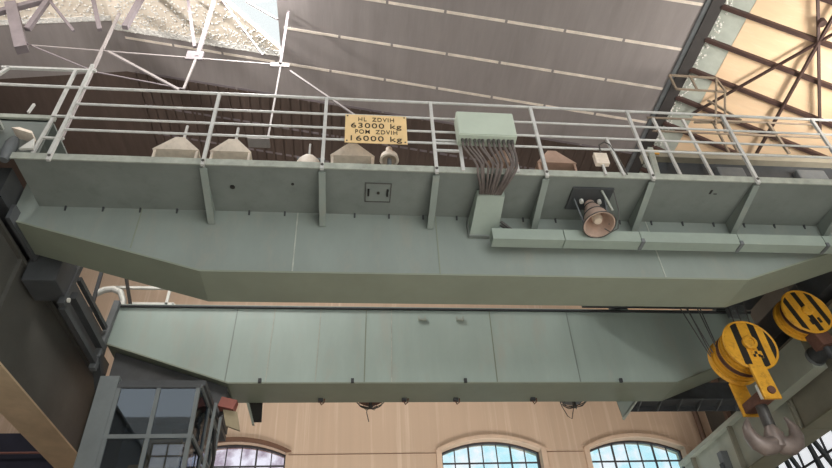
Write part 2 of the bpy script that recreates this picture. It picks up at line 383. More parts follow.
# hairline string course on the back wall
b = MB(); b.box(-1.40, 2.2, WZ - 0.012, WZ, 7.240, 7.249); b.box(4.8, 5.85, WZ - 0.012, WZ, 7.240, 7.249)
o = struct(b.build('trim_1', 'arch_brown'))
for i, (cx, hw) in enumerate(WIN):
    wroot = bpy.data.objects.new('window_%d' % (i + 1), None); C.objects.link(wroot); wroot.location = (cx, WZ + 0.2, ZB)
    ORG[wroot.name] = Vector(wroot.location); struct(wroot)
    fr = MB(); A = arch(cx, hw - 0.0, 14); B_ = arch(cx, hw - 0.05, 14, ZS - 0.02, RISE - 0.03)
    for j in range(14):
        fr.prism([A[j], A[j + 1], B_[j + 1], B_[j]], 'y', WZ + 0.18, WZ + 0.26)
    fr.box(cx - hw, cx - hw + 0.05, WZ + .18, WZ + .26, ZB, ZS); fr.box(cx + hw - .05, cx + hw, WZ + .18, WZ + .26, ZB, ZS)
    fr.box(cx - hw + .05, cx + hw - .05, WZ + .18, WZ + .26, ZB, ZB + .06)
    fr.build('window_frame', 'bar', wroot)
    bars = MB(); n = 7; arc = arch(cx, hw - .05, 60, ZS - 0.02, RISE - 0.03)
    def ztop(x): return min(arc, key=lambda p: abs(p[0] - x))[1]
    for k in range(1, n):
        x = cx - hw + 2 * hw * k / n; t = 0.020 if k in (2, 5) else 0.011
        bars.box(x - t, x + t, WZ + .20, WZ + .24, ZB + .06, ztop(x) + 0.02)
    for k in range(9):
        z = 7.06 - 0.345 * k; t = 0.018 if k % 3 == 0 else 0.010
        if z > ZB + .1: bars.box(cx - hw + .05, cx + hw - .05, WZ + .205, WZ + .235, z - t, z + t)
    bars.build('glazing_bar', 'bar', wroot)
    pn = MB(); poly = [p for p in B_] + [(cx + hw - .05, ZB + .06), (cx - hw + .05, ZB + .06)]
    pn.prism(poly, 'y', WZ + .217, WZ + .223); pn.build('pane', 'pane' if i else 'pane_frost', wroot)
    # raised surround
    tr = MB(); O = arch(cx, hw + 0.13, 14, ZS + 0.02, RISE + 0.07); I = arch(cx, hw, 14)
    for j in range(14): tr.prism([O[j], O[j + 1], I[j + 1], I[j]], 'y', WZ - 0.07, WZ + 0.02)
    tr.box(cx - hw - .13, cx - hw, WZ - .07, WZ + .02, ZB, ZS + 0.01) if i else None
    tr.box(cx + hw, cx + hw + .13, WZ - .07, WZ + .02, ZB, ZS + 0.01) if i else None
    struct(tr.build('trim_%d' % (i + 2), 'reveal' if i else 'arch_brown'))
# pilaster and pipes in the far right corner
tag(MB().cyl((8.98, 14.86, 0), (8.98, 14.86, 8.9), 0.07).build('rainwater_pipe', 'brownpipe', smooth=True), 'dark brown rainwater pipe at the far right end of the peach wall', 'pipe')
tag(MB().bar((9.22, 13.9, 0), (9.22, 13.9, 9.2), 0.12, 0.12).build('wall_post', 'brownpipe'), 'brown square wall post just right of the dark rainwater pipe', 'post')
tag(MB().cyl((-11, 12.9, 6.56), (-5.8, 12.9, 6.56), 0.022).build('service_pipe', 'pipe_red', smooth=True), 'thin dull red pipe on the dark blue aisle wall at far left', 'pipe')

# ================================================================== RUNWAYS
def runway(x, out, label, mw, mf, y0, y1, zb=5.84, zt=7.18):
    t = thing('runway_girder', label, 'girder', (x, 6, zb))
    xo = x + out * 0.55
    a, c = sorted((x, x + out * 0.06)); box('web', mw, t, a, c, y0, y1, zb + 0.03, zt)
    a, c = sorted((x - out * 0.03, xo)); box('bottom_flange', mf, t, a, c, y0, y1, zb, zb + 0.03)
    a, c = sorted((x - out * 0.06, xo)); box('top_flange', mw, t, a, c, y0, y1, zt, zt + 0.05)
    a, c = sorted((xo - out * 0.06, xo)); box('outer_web', mw, t, a, c, y0, y1, zb + 0.03, zt)
    a, c = sorted((x + out * 0.12, x + out * 0.20)); box('crane_rail', 'dark', t, a, c, y0, y1, zt + 0.05, zt + 0.13)
    return t
rl = runway(-4.62, -1, 'dark runway girder with a tan underside along the left edge', 'runway', 'runway_flange', 2.0, 14.9)
for y in (5.2, 7.4, 11.2, 13.4): box('web_stiffener', 'runway', rl, -4.62, -4.56, y, y + 0.03, 5.87, 7.18)
rr = runway(8.22, 1, 'olive grey runway girder along the right edge behind the hooks', 'runway_right', 'runway_olive', 2.0, 10.3)
t = thing('runway_girder', 'shallow grey runway girder with flat panels beside the far right window', 'girder', (8.22, 12, 5.84))
box('web', 'panel', t, 8.26, 8.30, 10.32, 14.9, 5.87, 6.86); box('bottom_flange', 'runway_olive', t, 8.19, 8.77, 10.32, 14.9, 5.84, 5.87)
box('top_flange', 'panel', t, 8.12, 8.77, 10.32, 14.9, 6.80, 6.89)
for y in (10.34, 12.45, 14.3): box('web_stiffener', 'runway_right', t, 8.16, 8.26, y, y + 0.06, 5.87, 6.80)
f = box('fixture', 'mid', t, 8.10, 8.26, 12.95, 13.12, 6.05, 6.45); box('fixture_cap', 'dark', f, 8.06, 8.12, 12.98, 13.1, 6.0, 6.2)
# lattice bracing below the right-hand runway with daylight between
t = thing('lattice_brace', 'steel lattice brace under the right runway at the lower right corner', 'brace', (9.1, 11.4, 5.0))
box('chord', 'runway_right', t, 9.05, 9.15, 9.6, 13.2, 4.95, 5.05); box('chord', 'runway_right', t, 9.05, 9.15, 9.6, 13.2, 6.12, 6.22)
for k in range(8):
    y = 9.7 + 0.42 * k
    MB().bar((9.1, y, 5.05), (9.1, y + (0.42 if k % 2 else .15), 6.12), .07, .07, (1, 0, 0)).build('lattice_bar', 'dark', t)
m = bpy.data.materials.new('daylit milky glass'); m.use_nodes = True
n_ = m.node_tree.nodes['Principled BSDF']; n_.inputs['Base Color'].default_value = (.8, .8, .8, 1)
n_.inputs['Emission Color'].default_value = (.93, .96, 1, 1); n_.inputs['Emission Strength'].default_value = .75
M['litglass'] = m
w5 = bpy.data.objects.new('window_5', None); C.objects.link(w5); w5.location = (-7.0, -9.98, 11.0); ORG[w5.name] = Vector(w5.location); struct(w5)  # unseen glowing window added for its reflection in the cabin glass
box('pane', 'litglass', w5, -8.2, -5.6, -9.995, -9.98, 9.6, 12.3)
b = MB()
for k in range(5): b.box(-8.2 + .65 * k - .03, -8.2 + .65 * k + .03, -9.98, -9.95, 9.6, 12.3)
for k in range(6): b.box(-8.23, -5.57, -9.98, -9.95, 9.6 + .54 * k - .03, 9.6 + .54 * k + .03)
b.build('glazing_bar', 'bar', w5)
w4 = bpy.data.objects.new('window_4', None); C.objects.link(w4); w4.location = (XW - .02, 11.4, 5.5); ORG[w4.name] = Vector(w4.location); struct(w4)
box('pane', 'litglass', w4, XW - 0.02, XW - 0.005, 9.8, 13.0, 4.9, 6.25)
b = MB()
for k in range(9): b.box(XW - .05, XW - .02, 9.8 + .4 * k - .02, 9.8 + .4 * k + .02, 4.9, 6.25)
for z in (4.9, 5.35, 5.8, 6.25): b.box(XW - .05, XW - .02, 9.78, 13.02, z - .02, z + .02)
b.build('glazing_bar', 'bar', w4)

# ================================================================== NEAR BRIDGE GIRDER
YI, YB, ZG, ZT1 = 6.767, 7.45, 6.567, 8.06
def girder(name, label, y0, y1, xl, xr, xe0, xe1, zend, ztop, mweb):
    t = thing(name, label, 'girder', ((xl + xr) / 2, y0, ZG))
    prof = [(xe0, zend), (xl, ZG), (xr, ZG), (xe1, zend), (xe1, ztop), (xe0, ztop)]
    MB().prism(prof, 'y', y0, y0 + 0.02).build('front_web', mweb, t)
    MB().prism(prof, 'y', y1 - 0.06, y1 - 0.04).build('rear_web', mweb, t)
    fl = MB(); P = prof[:4]
    for a, c in zip(P, P[1:]):
        fl.hexa([(a[0], y0 - .015, a[1] - .025), (c[0], y0 - .015, c[1] - .025), (c[0], y1, c[1] - .025), (a[0], y1, a[1] - .025)],
                [(a[0], y0 - .015, a[1]), (c[0], y0 - .015, c[1]), (c[0], y1, c[1]), (a[0], y1, a[1])])
    fl.build('bottom_flange', 'flange', t)
    box('top_flange', mweb, t, xe0, xe1, y0 - .03, y1 + .03, ztop, ztop + .03)
    return t
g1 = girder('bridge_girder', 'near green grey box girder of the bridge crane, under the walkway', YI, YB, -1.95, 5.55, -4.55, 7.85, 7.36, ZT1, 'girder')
for x, m_ in ((-0.78, 'weld'), (1.18, 'flange'), (4.35, 'weld'), (-2.9, 'flange')):
    MB().bar((x, YI - .004, ZG + (0.01 if x > -1.9 else .35)), (x + .0, YI - .004, ZT1), .016, .008).build('weld_seam', m_, g1)
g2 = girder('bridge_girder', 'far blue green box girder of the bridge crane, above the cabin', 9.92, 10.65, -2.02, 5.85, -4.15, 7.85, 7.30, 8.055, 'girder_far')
box('edge_angle', 'dark', g2, -4.15, 7.85, 9.87, 9.92, 8.03, 8.06)
for x, m_ in ((-1.38, 'weld'), (-2.05, 'girder'), (-.55, 'weld'), (0.28, 'flange'), (0.75, 'weld'), (2.6, 'flange'), (4.1, 'girder')):
    MB().bar((x - .03, 9.916, ZG + .01), (x, 9.916, 8.03), .018, .008).build('weld_seam', m_, g2)
for x in (1.31, 2.02):
    c_ = MB(); c_.box(x - .07, x + .07, 9.86, 9.92, 7.80, 7.82); c_.box(x - .07, x - .05, 9.86, 9.92, 7.82, 7.88); c_.box(x + .05, x + .07, 9.86, 9.92, 7.82, 7.88)
    c_.build('lug', 'lip', g2)
for x in (0.05, 2.0, -1.5, 4.8):
    box('lug', 'dark', g2, x - .025, x + .025, 9.86, 9.905, ZG - 0.02, ZG + .05)

# shallow stiffened beam behind the far girder at the right
t = thing('cross_tie', 'dark teal ribbed beam under the right end of the far girder', 'beam', (6.3, 10.7, 6.3))
box('plate', 'slate', t, 5.3, 7.7, 10.72, 11.0, 6.60, 6.63)
box('plate', 'dark', t, 5.3, 7.7, 11.0, 11.02, 6.5, 7.1)
for k in range(6):
    x = 5.5 + .4 * k; MB().prism([(10.68, 6.3 + .3), (11.0, 6.3 + .3), (11.0, 6.5)], 'x', x, x + .02).build('rib', 'mid', t)

# ---------------------------------------------------------------- walkway
YO, ZWK = 5.865, 7.60
wk = thing('walkway', 'green grey crane walkway with bracketed underside along the near girder', 'walkway', (1.5, YO, ZWK))
box('deck_plate', 'deck', wk, -4.25, 7.9, YO, YI - 0.005, ZWK, ZWK + .02)
box('edge_angle', 'lip', wk, -4.28, 7.9, YO - .02, YO, ZWK - .02, ZWK + .085)
for x in (-1.93, -0.42, 1.09, 2.59, 4.09, 5.62, 7.1):
    MB().prism([(YO + .02, ZWK), (YO + .02, ZWK - .05), (YI - .02, ZWK - .24), (YI - .02, ZWK)], 'x', x - .012, x + .012).build('bracket', 'girder', wk)
    MB().prism([(YO + .02, ZWK - .05), (YO + .02, ZWK - .065), (YI - .02, ZWK - .255), (YI - .02, ZWK - .24)], 'x', x - .045, x + .045).build('bracket_flange', 'girder', wk)
x = -3.9
while x < 7.6:
    MB().prism([(YI - .03, ZWK), (YI - .005, ZWK), (YI - .005, ZWK - .07)], 'x', x - .012, x + .012).build('gusset', 'dark', wk); x += 0.49
hp = box('hatch', 'deck', wk, .15, .51, 6.10, 6.48, ZWK - .012, ZWK)
h2 = MB()
for a in ((.15, .51, 6.10, 6.115), (.15, .51, 6.465, 6.48), (.15, .165, 6.115, 6.465), (.495, .51, 6.115, 6.465)): h2.box(a[0], a[1], a[2], a[3], ZWK - .018, ZWK - .012)
h2.build('hatch_frame', 'gland', hp)
for x in (.20, .46): box('hatch_handle', 'black', hp, x - .012, x + .012, 6.22, 6.35, ZWK - .03, ZWK - .012)
MB().cyl((.335, 6.29, ZWK - .03), (.335, 6.29, ZWK - .01), .02).build('hatch_bolt', 'black', hp)
MB().cyl((-1.62, 6.27, ZWK - .012), (-1.62, 6.27, ZWK), .035).build('drain_hole', 'black', wk)
MB().cyl((-.82, 6.18, ZWK - .012), (-.82, 6.18, ZWK), .02).build('drain_hole', 'black', wk)
box('scratch', 'black', wk, 5.05, 5.08, 6.05, 6.13, ZWK - .004, ZWK); box('scratch', 'black', wk, 5.12, 5.17, 6.12, 6.135, ZWK - .004, ZWK)

# ---------------------------------------------------------------- front railing
ZR = -.05
rg = thing('railing', 'pale four-rail handrail along the outer edge of the walkway', 'railing', (1.5, YO - .03, ZWK))
YR = YO - .045
for x in (-3.80, -1.93, -0.42, 1.09, 2.59, 4.09, 5.62, 7.1):
    z0 = ZWK - .07
    MB().bar((x, YR, z0), (x, YR, 9.04 + ZR if x > -3.5 else 9.52), .045, .04).build('post', 'rail', rg)
    MB().cyl((x, YR - .03, ZWK + .0), (x, YR - .02, ZWK + .0), .02).build('post_bolt', 'gland', rg)
for z, xa in ((9.04, -6.0), (8.69, -3.8), (8.40, -3.8), (8.165, -3.8)):
    MB().cyl((xa, YR, z + ZR), (8.0, YR, z + ZR), .021 if z > 9 else .017, seg=8).build('rail', 'rail', rg, smooth=True)

# ---------------------------------------------------------------- left end of the walkway: platform, ladder, cabinet
t = thing('platform_railing', 'taller handrail panel beside the ladder at the left end', 'railing', (-4.4, 5.95, 8.5))
for a, c in (((-5.1, 5.95, 9.54), (-3.80, 5.95, 9.56)), ((-4.08, 5.95, 8.5), (-4.08, 5.95, 9.54)), ((-5.0, 5.95, 9.54), (-5.5, 5.95, 8.5))):
    MB().bar(a, c, .04, .04).build('rail', 'rail', t)
t = thing('access_ladder', 'short pale ladder at the left end of the walkway', 'ladder', (-4.0, 5.93, ZWK + .05))
for p, q_ in (((-4.1, 5.93, ZWK + .03), (-4.06, 5.93, 8.45)), ((-3.90, 5.93, ZWK + .03), (-3.86, 5.93, 9.2))):
    MB().bar(p, q_, .035, .035).build('stile', 'rail', t)
for z in (8.06, 8.5): MB().bar((-4.08, 5.93, z), (-3.8, 5.93, z), .028, .028).build('rung', 'rail', t)
t = thing('platform', 'dark grey platform with pale edge at the far left end', 'platform', (-4.6, 6.1, 7.7))
box('edge', 'lip', t, -5.6, -4.08, 5.98, 6.04, 8.50, 8.57); box('side_plate', 'deck', t, -5.6, -4.1, 6.02, 6.05, 7.85, 8.50); box('deck_plate', 'deck', t, -5.6, -4.1, 6.02, 6.7, 8.47, 8.5)
MB().bar((-4.42, 5.95, 8.57), (-4.40, 5.95, 8.75), .03, .03).build('stub', 'rail', t)
t = thing('control_cabinet', 'dark grey cabinet with pale top at the left picture edge', 'cabinet', (-4.9, 5.7, 7.6))
box('body', 'mid', t, -5.3, -4.50, 5.6, 5.95, 7.55, 8.22, bevel=.01); box('top_edge', 'lip', t, -5.32, -4.48, 5.58, 5.97, 8.22, 8.26); t.location.x -= .14

# ---------------------------------------------------------------- hooded floodlights standing on the walkway
def hooded(name, label, x, y, m, s=1.0, stem=True, skew=0.0):
    zt = 8.27
    t = thing(name, label, 'lamp', (x, y, ZWK + .02), 'hooded lamps on the walkway')
    hd = MB(); w_, d_ = .31 * s, .24
    base = [(x - w_, y, zt - .14), (x + w_, y, zt - .14), (x + w_, y + .30, zt - .14), (x - w_, y + .30, zt - .14)]
    top = [(x - .06 + skew, y - .10, zt), (x + .06 + skew, y - .10, zt), (x + .06 + skew, y + .22, zt), (x - .06 + skew, y + .22, zt)]
    hd.hexa(base, top)
    hd.build('hood', m, t)
    for sx in (-1, 1):
        for sy in (-1, 1):
            MB().bar((x + sx * w_ * .9, y + .15 + sy * .12, ZWK + .02), (x + sx * w_ * .9, y + .15 + sy * .12, zt - .14), .03, .03).build('leg', m, t)
    MB().lathe((x + .02, y + .12, ZWK + .02), [(.12 * s, 0), (.13 * s, .05), (.10 * s, .26), (.05 * s, .34), (.05 * s, .40), (0, .41)], close=True, seg=16).build('lamp_body', 'hood' if m == 'hood' else m, t, smooth=True)
    if stem:
        MB().cyl((x + skew, y + .05, zt), (x + skew, y + .05, zt + .40), .02).build('stem', 'rail', t, smooth=True)
    MB().cyl((x + skew, y, zt), (x + skew, y, zt + .04), .045).build('cap', m, t, smooth=True)
    return t
hooded('hooded_lamp', 'leftmost hooded lamp on the walkway, cream hood with a stem above', -2.43, 6.12, 'hood', 1.0, True, .05)
hooded('hooded_lamp', 'cream hooded lamp just right of the second railing post', -1.70, 6.12, 'hood', .9, True, .03)
hooded('hooded_lamp', 'cream hooded lamp below the left end of the yellow sign', -0.03, 6.12, 'hood', 1.0, False)
hooded('hooded_lamp', 'pinkish brown hooded lamp right of the cable bundle', 2.92, 6.12, 'hood_pink', .95, False, -.08)
hooded('hooded_lamp', 'pinkish brown hooded lamp partly behind the cable bundle', 2.13, 6.15, 'hood_pink', .75, False)
def bell(x, y, label):
    t = thing('dome_lamp', label, 'lamp', (x, y, ZWK + .02))
    MB().lathe((x, y, 7.98), [(.10, 0), (.135, .0), (.12, .08), (.07, .14), (.045, .18), (.045, .24), (.03, .26)], seg=20).build('dome', 'hood', t, smooth=True)
    MB().cyl((x, y, ZWK + .02), (x, y, 8.0), .03).build('post', 'mid', t)
    return t
bell(.48, 6.05, 'small pale domed lamp on the walkway below the right end of the yellow sign')
t = thing('junction_fitting', 'low pale fitting with a short rod left of the railing post near the sign', 'fitting', (-.62, 6.05, ZWK + .02))
MB().lathe((-.62, 6.05, ZWK + .02), [(.16, 0), (.16, .24), (.10, .33), (.03, .36)], close=True, seg=14).build('body', 'hood', t, smooth=True)
MB().cyl((-.62, 6.05, 7.97), (-.62, 6.05, 8.25), .014).build('rod', 'rail', t)
box('arm', 'mid', t, -.78, -.40, 6.03, 6.07, 7.93, 7.96)
t = thing('tilted_hood', 'small pale tilted hood beside the cabinet at far left', 'lamp', (-4.1, 6.0, ZWK + .09))
MB().hexa([(-4.30, 5.78, 8.12), (-4.02, 5.78, 8.02), (-4.02, 5.96, 8.02), (-4.30, 5.96, 8.12)], [(-4.24, 5.82, 8.18), (-4.06, 5.82, 8.11), (-4.06, 5.94, 8.11), (-4.24, 5.94, 8.18)]).build('hood', 'hood', t)
MB().prism([(-4.14, 7.82), (-4.02, 8.02), (-3.98, 7.84)], 'y', 5.86, 5.9).build('reflector', 'white', t)
MB().lathe((-4.26, 5.88, ZWK + .02), [(.05, 0), (.08, .12), (.08, .3), (.05, .4)], close=True, seg=14).build('body', 'mid', t, smooth=True)

t.location += Vector((-.10, 0, -.05))
# ---------------------------------------------------------------- sign
YS = YR - .035
sg = thing('capacity_sign', 'yellow stencilled load capacity sign hung on the railing', 'sign', (.28, YS, 8.4))
box('plate', 'sign', sg, -.14, .715, YS - .008, YS, 8.02, 8.60)
def text(parent, txt, cx, z, h, wd, y):
    cu = bpy.data.curves.new('lettering', 'FONT'); cu.body = txt; cu.size = 1.0; cu.align_x = 'CENTER'; cu.space_character = 1.15; cu.extrude = 0.004; cu.offset = 0.005
    to = bpy.data.objects.new('lettering', cu); C.objects.link(to)
    bpy.context.view_layer.update()
    me = bpy.data.meshes.new_from_object(to.evaluated_get(bpy.context.evaluated_depsgraph_get()))
    C.objects.unlink(to); bpy.data.objects.remove(to)
    xs_ = [v.co.x for v in me.vertices]; zs_ = [v.co.y for v in me.vertices]
    sx = wd / (max(xs_) - min(xs_)); cx0 = (max(xs_) + min(xs_)) / 2
    O_ = ORG[parent.name]
    for v in me.vertices:
        v.co = Vector((cx + (v.co.x - cx0) * sx, y - 0.001 - v.co.z * .5, z + v.co.y * h / 0.73)) - O_
    me.materials.clear(); me.materials.append(M['ink'])
    o = bpy.data.objects.new('lettering', me); C.objects.link(o); o.parent = parent
    return o
yt = YS - .010
text(sg, 'HL  ZDVIH', .29, 8.465, .085, .50, yt)
text(sg, '63000 kg', .29, 8.325, .105, .70, yt)
text(sg, 'POM  ZDVIH', .29, 8.205, .085, .58, yt)
text(sg, '16000 kg', .29, 8.060, .105, .70, yt)
for x in (-.11, .685):
    for z in (8.055, 8.57): MB().cyl((x, YS - .014, z), (x, YS - .008, z), .012).build('screw', 'gland', sg)

# ---------------------------------------------------------------- electrical box, cables, chute
eb = thing('junction_box', 'pale green electrical box on the railing above the cable bundle', 'box', (1.86, 5.72, 8.28))
box('body', 'box', eb, 1.40, 2.21, 5.60, 5.80, 8.06, 8.54, bevel=.008)
box('lid', 'box', eb, 1.41, 2.20, 5.585, 5.60, 8.07, 8.53, bevel=.004)
for x in (1.45, 2.20): MB().bar((x, 5.83, ZWK - .0), (x, 5.83, 8.48), .045, .04).build('support_post', 'rail', eb)
for z in (8.18, 7.98): MB().bar((1.09, 5.83, z), (1.47, 5.83, z), .03, .03).build('support_arm', 'rail', eb)
gl_x = [1.46, 1.51, 1.56, 1.63, 1.69, 1.74, 1.82, 1.89, 1.96, 2.03, 2.10, 2.15]
for i, x in enumerate(gl_x):
    MB().cyl((x, 5.68, 7.99), (x, 5.68, 8.06), .026 if i > 5 else .02, seg=8).build('cable_gland', 'gland', eb)
def bez(p0, p1, p2, p3, n=14):
    out = []
    for i in range(n + 1):
        t_ = i / n; a = (1 - t_) ** 3; b_ = 3 * (1 - t_) ** 2 * t_; c_ = 3 * (1 - t_) * t_ ** 2; d_ = t_ ** 3
        out.append(Vector(p0) * a + Vector(p1) * b_ + Vector(p2) * c_ + Vector(p3) * d_)
    return out
cb = thing('cable_bundle', 'bundle of dusty cables hanging from the pale green box into the chute', 'cables', (1.86, 5.75, 7.5))
for i, x in enumerate(gl_x):
    ex = 1.72 + (x - 1.46) / .69 * .28
    mid = x + (.10 if i < 2 else (.08 if i < 5 else .05))
    dz = rnd.uniform(-.04, .04); bx_ = ex + (x - 1.80) * .35 + rnd.uniform(-.03, .03)
    pts = bez((x, 5.68, 8.0), (x - .02, 5.68, 7.88), (mid, 5.70, 7.82 + dz), (bx_ + .05, 5.73, 7.62 + dz), 8)[:-1] + bez((bx_ + .05, 5.73, 7.62 + dz), (bx_ + (bx_ + .05 - mid) * .4, 5.76, 7.46 + dz), (ex, 5.98, 7.44), (ex, 6.19, 7.50), 8)
    MB().tube(pts, .016 if i < 6 else .02, 7).build('cable', 'cable', cb, smooth=True)
ch = thing('cable_chute', 'sloping green plate chute under the walkway below the cables', 'chute', (1.88, 6.5, 7.4))
MB().hexa([(1.68, 6.15, 7.45), (2.06, 6.15, 7.45), (2.03, 6.70, 7.22), (1.64, 6.70, 7.22)], [(1.68, 6.15, 7.56), (2.06, 6.15, 7.56), (2.03, 6.74, 7.5), (1.64, 6.74, 7.5)]).build('cover', 'duct', ch)
box('end_plate', 'deck', ch, 1.62, 2.05, 6.70, 6.76, 7.2, 7.5)
MB().tube([(2.05, 6.5, 7.3), (2.2, 6.55, 7.2), (2.35, 6.6, 7.18), (2.5, 6.62, 7.12)], .02).build('cable', 'gland', ch, smooth=True)
MB().tube([(2.05, 6.55, 7.28), (2.25, 6.6, 7.16), (2.4, 6.62, 7.1)], .018).build('cable', 'gland', ch, smooth=True)
cd_ = thing('cable_duct', 'long pale green cable duct along the near girder at the right', 'duct', (4.9, 6.5, 6.8))
xs_ = [1.89, 2.9, 4.0, 5.45, 6.75, 7.8]
for a, c in zip(xs_, xs_[1:]): box('cover', 'duct', cd_, a, c - .012, 6.44, 6.62, 6.94, 7.125)
for x in (3.98, 5.43, 6.73):
    MB().prism([(6.425, 6.925), (6.425, 6.99), (6.62, 6.925)], 'x', x, x + .05).build('strap', 'mid', cd_)

# ---------------------------------------------------------------- floodlight under the walkway
fl = thing('floodlight', 'dusty rose floodlight with wire guard hanging under the walkway', 'lamp', (3.34, 6.27, ZWK))
MB().box(3.03, 3.62, 6.06, 6.50, ZWK - .035, ZWK - .005).build('mounting_plate', 'slate', fl)
for x in (3.10, 3.55): MB().bar((x, 6.28, ZWK - .03), (3.33 + (x - 3.33) * .8, 6.28, 7.1), .02, .02).build('yoke_arm', 'mid', fl)
ax = Vector((0.0, -.22, -1.0))
MB().lathe((3.33, 6.33, 7.53), [(.0, 0), (.07, .0), (.085, .05), (.085, .13), (.12, .17), (.20, .46), (.215, .5), (.20, .5), (.105, .18), (.0, .17)], ax, 28).build('shade', 'shade_pink', fl, smooth=True)
MB().lathe((3.33, 6.28, 7.35), [(.0, .26), (.05, .25), (.075, .2), (.07, .12), (.04, .05), (.04, 0)], ax, 18).build('bulb', 'bulb', fl, smooth=True)
def ring(c, axis, r, rad, n=28):
    c = Vector(c); d = Vector(axis).normalized(); u = d.orthogonal().normalized(); w_ = d.cross(u)
    return MB().tube([c + (u * math.cos(2 * math.pi * k / n) + w_ * math.sin(2 * math.pi * k / n)) * r for k in range(n + 1)], rad, 6)
for hh, r in ((.50, .225), (.30, .165), (.10, .10)): ring(Vector((3.33, 6.33, 7.53)) + ax.normalized() * hh, ax, r, .008).build('guard_wire', 'gland', fl, smooth=True)
for x in (3.20, 3.46): MB().cyl((x, 6.28, 7.55), (x, 6.28, 7.50), .03).build('bolt', 'white', fl)
MB().bar((3.44, 6.1, 7.62), (3.5, 6.08, 7.18), .03, .02).build('brace', 'lip', fl)
MB().tube([(3.62, 6.1, 7.57), (3.66, 6.2, 7.3), (3.62, 6.3, 7.05), (3.5, 6.3, 6.98), (3.40, 6.25, 7.0)], .008, 6).build('flex', 'gland', fl, smooth=True)
t = thing('switch_box', 'small cream switch box above the floodlight on the walkway edge', 'box', (3.44, 5.83, ZWK + .08))
box('body', 'hood', t, 3.33, 3.52, 5.78, 5.85, 7.79, 8.0, bevel=.006); box('post', 'rail', t, 3.41, 3.44, 5.80, 5.83, ZWK + .0, 7.79)
MB().bar((3.68, 5.82, ZWK), (3.61, 5.82, 8.36), .035, .035).build('stay', 'rail', t)
MB().tube([(3.44, 5.8, 8.0), (3.46, 5.8, 8.18), (3.55, 5.8, 8.25), (3.62, 5.8, 8.2), (3.7, 5.82, 7.9), (3.72, 5.8, 7.6)], .01, 6).build('wire', 'gland', t, smooth=True)

# ================================================================== CRAB TROLLEY
cr = thing('crab_trolley', 'dark crab trolley riding on the girders at the right', 'trolley', (6.4, 8.6, 8.09))
box('frame', 'dark', cr, 4.95, 8.0, 7.12, 10.3, 8.42, 8.66)
box('hoist_frame', 'dark', cr, 4.35, 7.75, 7.7, 9.72, 8.00, 8.42)
box('side_plate', 'dark', cr, 4.95, 8.35, 7.06, 7.12, 8.42, 9.23)
box('side_beam', 'crabtan', cr, 4.90, 8.40, 6.93, 7.12, 9.23, 9.40)
for x0, x1 in ((6.08, 6.56), (7.52, 8.04)): box('motor_housing', 'mid', cr, x0, x1, 6.93, 7.06, 8.62, 9.04, bevel=.03)
box('cover_strip', 'lip', cr, 6.95, 7.45, 6.88, 7.06, 8.60, 8.66)
for x in (5.3, 7.5):
    for y in (7.2, 10.2): MB().cyl((x, y - .06, 8.27), (x, y + .06, 8.27), .18, seg=20).build('wheel', 'mid', cr, smooth=True)
MB().cyl((6.3, 7.6, 9.1), (6.3, 9.8, 9.1), .38, seg=24).build('hoist_drum', 'dark', cr, smooth=True)
for y in (7.55, 9.85): box('drum_bearing', 'mid', cr, 6.1, 6.5, y - .05, y + .05, 8.66, 9.1)
MB().bar((4.95, 6.92, 8.72), (5.02, 6.92, 9.42), .09, .05).build('bolted_stay', 'lip', cr)
box('warning_tag', 'orange', cr, 4.98, 5.14, 6.90, 6.925, 9.27, 9.36)
cr2 = thing('trolley_railing', 'brown handrail around the crab trolley at the upper right', 'railing', (6.4, 6.95, 9.40))
for x in (5.35, 5.91, 7.55): MB().bar((x, 6.905, 8.72 if x < 7 else 9.40), (x - .05, 6.905, 10.2), .045, .04).build('post', 'rail' if x < 7 else 'rail_brown', cr2)
for z in (10.22, 9.86): MB().cyl((5.2, 6.905, z), (8.4, 6.905, z), .02, seg=8).build('rail', 'rail_brown', cr2, smooth=True)
sp = thing('upper_railing', 'short grey handrail panel with diagonal legs above the trolley', 'railing', (6.5, 6.9, 10.2))
for a, c in (((6.03, 6.9, 11.53), (6.96, 6.9, 11.51)), ((6.03, 6.9, 11.10), (7.02, 6.9, 11.08)), ((6.03, 6.9, 11.53), (6.03, 6.9, 11.10)), ((6.45, 6.9, 11.52), (6.45, 6.9, 11.09)), ((6.97, 6.9, 11.51), (7.02, 6.9, 11.08)),
             ((6.98, 6.9, 11.5), (6.45, 6.9, 10.1)), ((7.0, 6.9, 11.08), (6.55, 6.9, 9.9)), ((6.55, 6.9, 10.8), (7.0, 6.9, 10.25)), ((6.1, 6.95, 10.2), (7.0, 6.95, 10.25))):
    MB().bar(a, c, .035, .03).build('bar', 'rail_brown', sp)
for x in (6.45, 6.62): MB().bar((x, 6.93, 9.4), (x, 6.93, 10.2), .035, .03).build('leg', 'rail_brown', sp)

# ================================================================== MAIN HOOK BLOCK
hx, hz, hr = 6.28, 6.36, .42
hb = thing('main_hook_block', 'large yellow hook block with black stripes and forged double hook', 'hook', (hx, 8.5, hz))
M['stripe_main'] = striped('striped yellow plate', 'X', [(-.22, -.10), (.08, .19), (.31, .42)])
MB().lathe((hx, 8.22, hz), [(0, 0), (hr - .02, 0), (hr, .02), (hr, .05), (0, .05)], (0, 1, 0), 44).build('cheek_plate', M['stripe_main'], hb, smooth=True)
ring((hx, 8.23, hz), (0, 1, 0), hr, .022, 44).build('rim', 'hookyellow', hb, smooth=True)
for i, y in enumerate((8.29, 8.38, 8.47, 8.56, 8.65)):
    MB().lathe((hx, y, hz), [(0, 0), (.40, 0), (.40, .015), (.34, .03), (.34, .05), (.40, .065), (.40, .08), (0, .08)], (0, 1, 0), 40).build('sheave', 'hookyellow' if i != 2 else 'rust', hb, smooth=True)
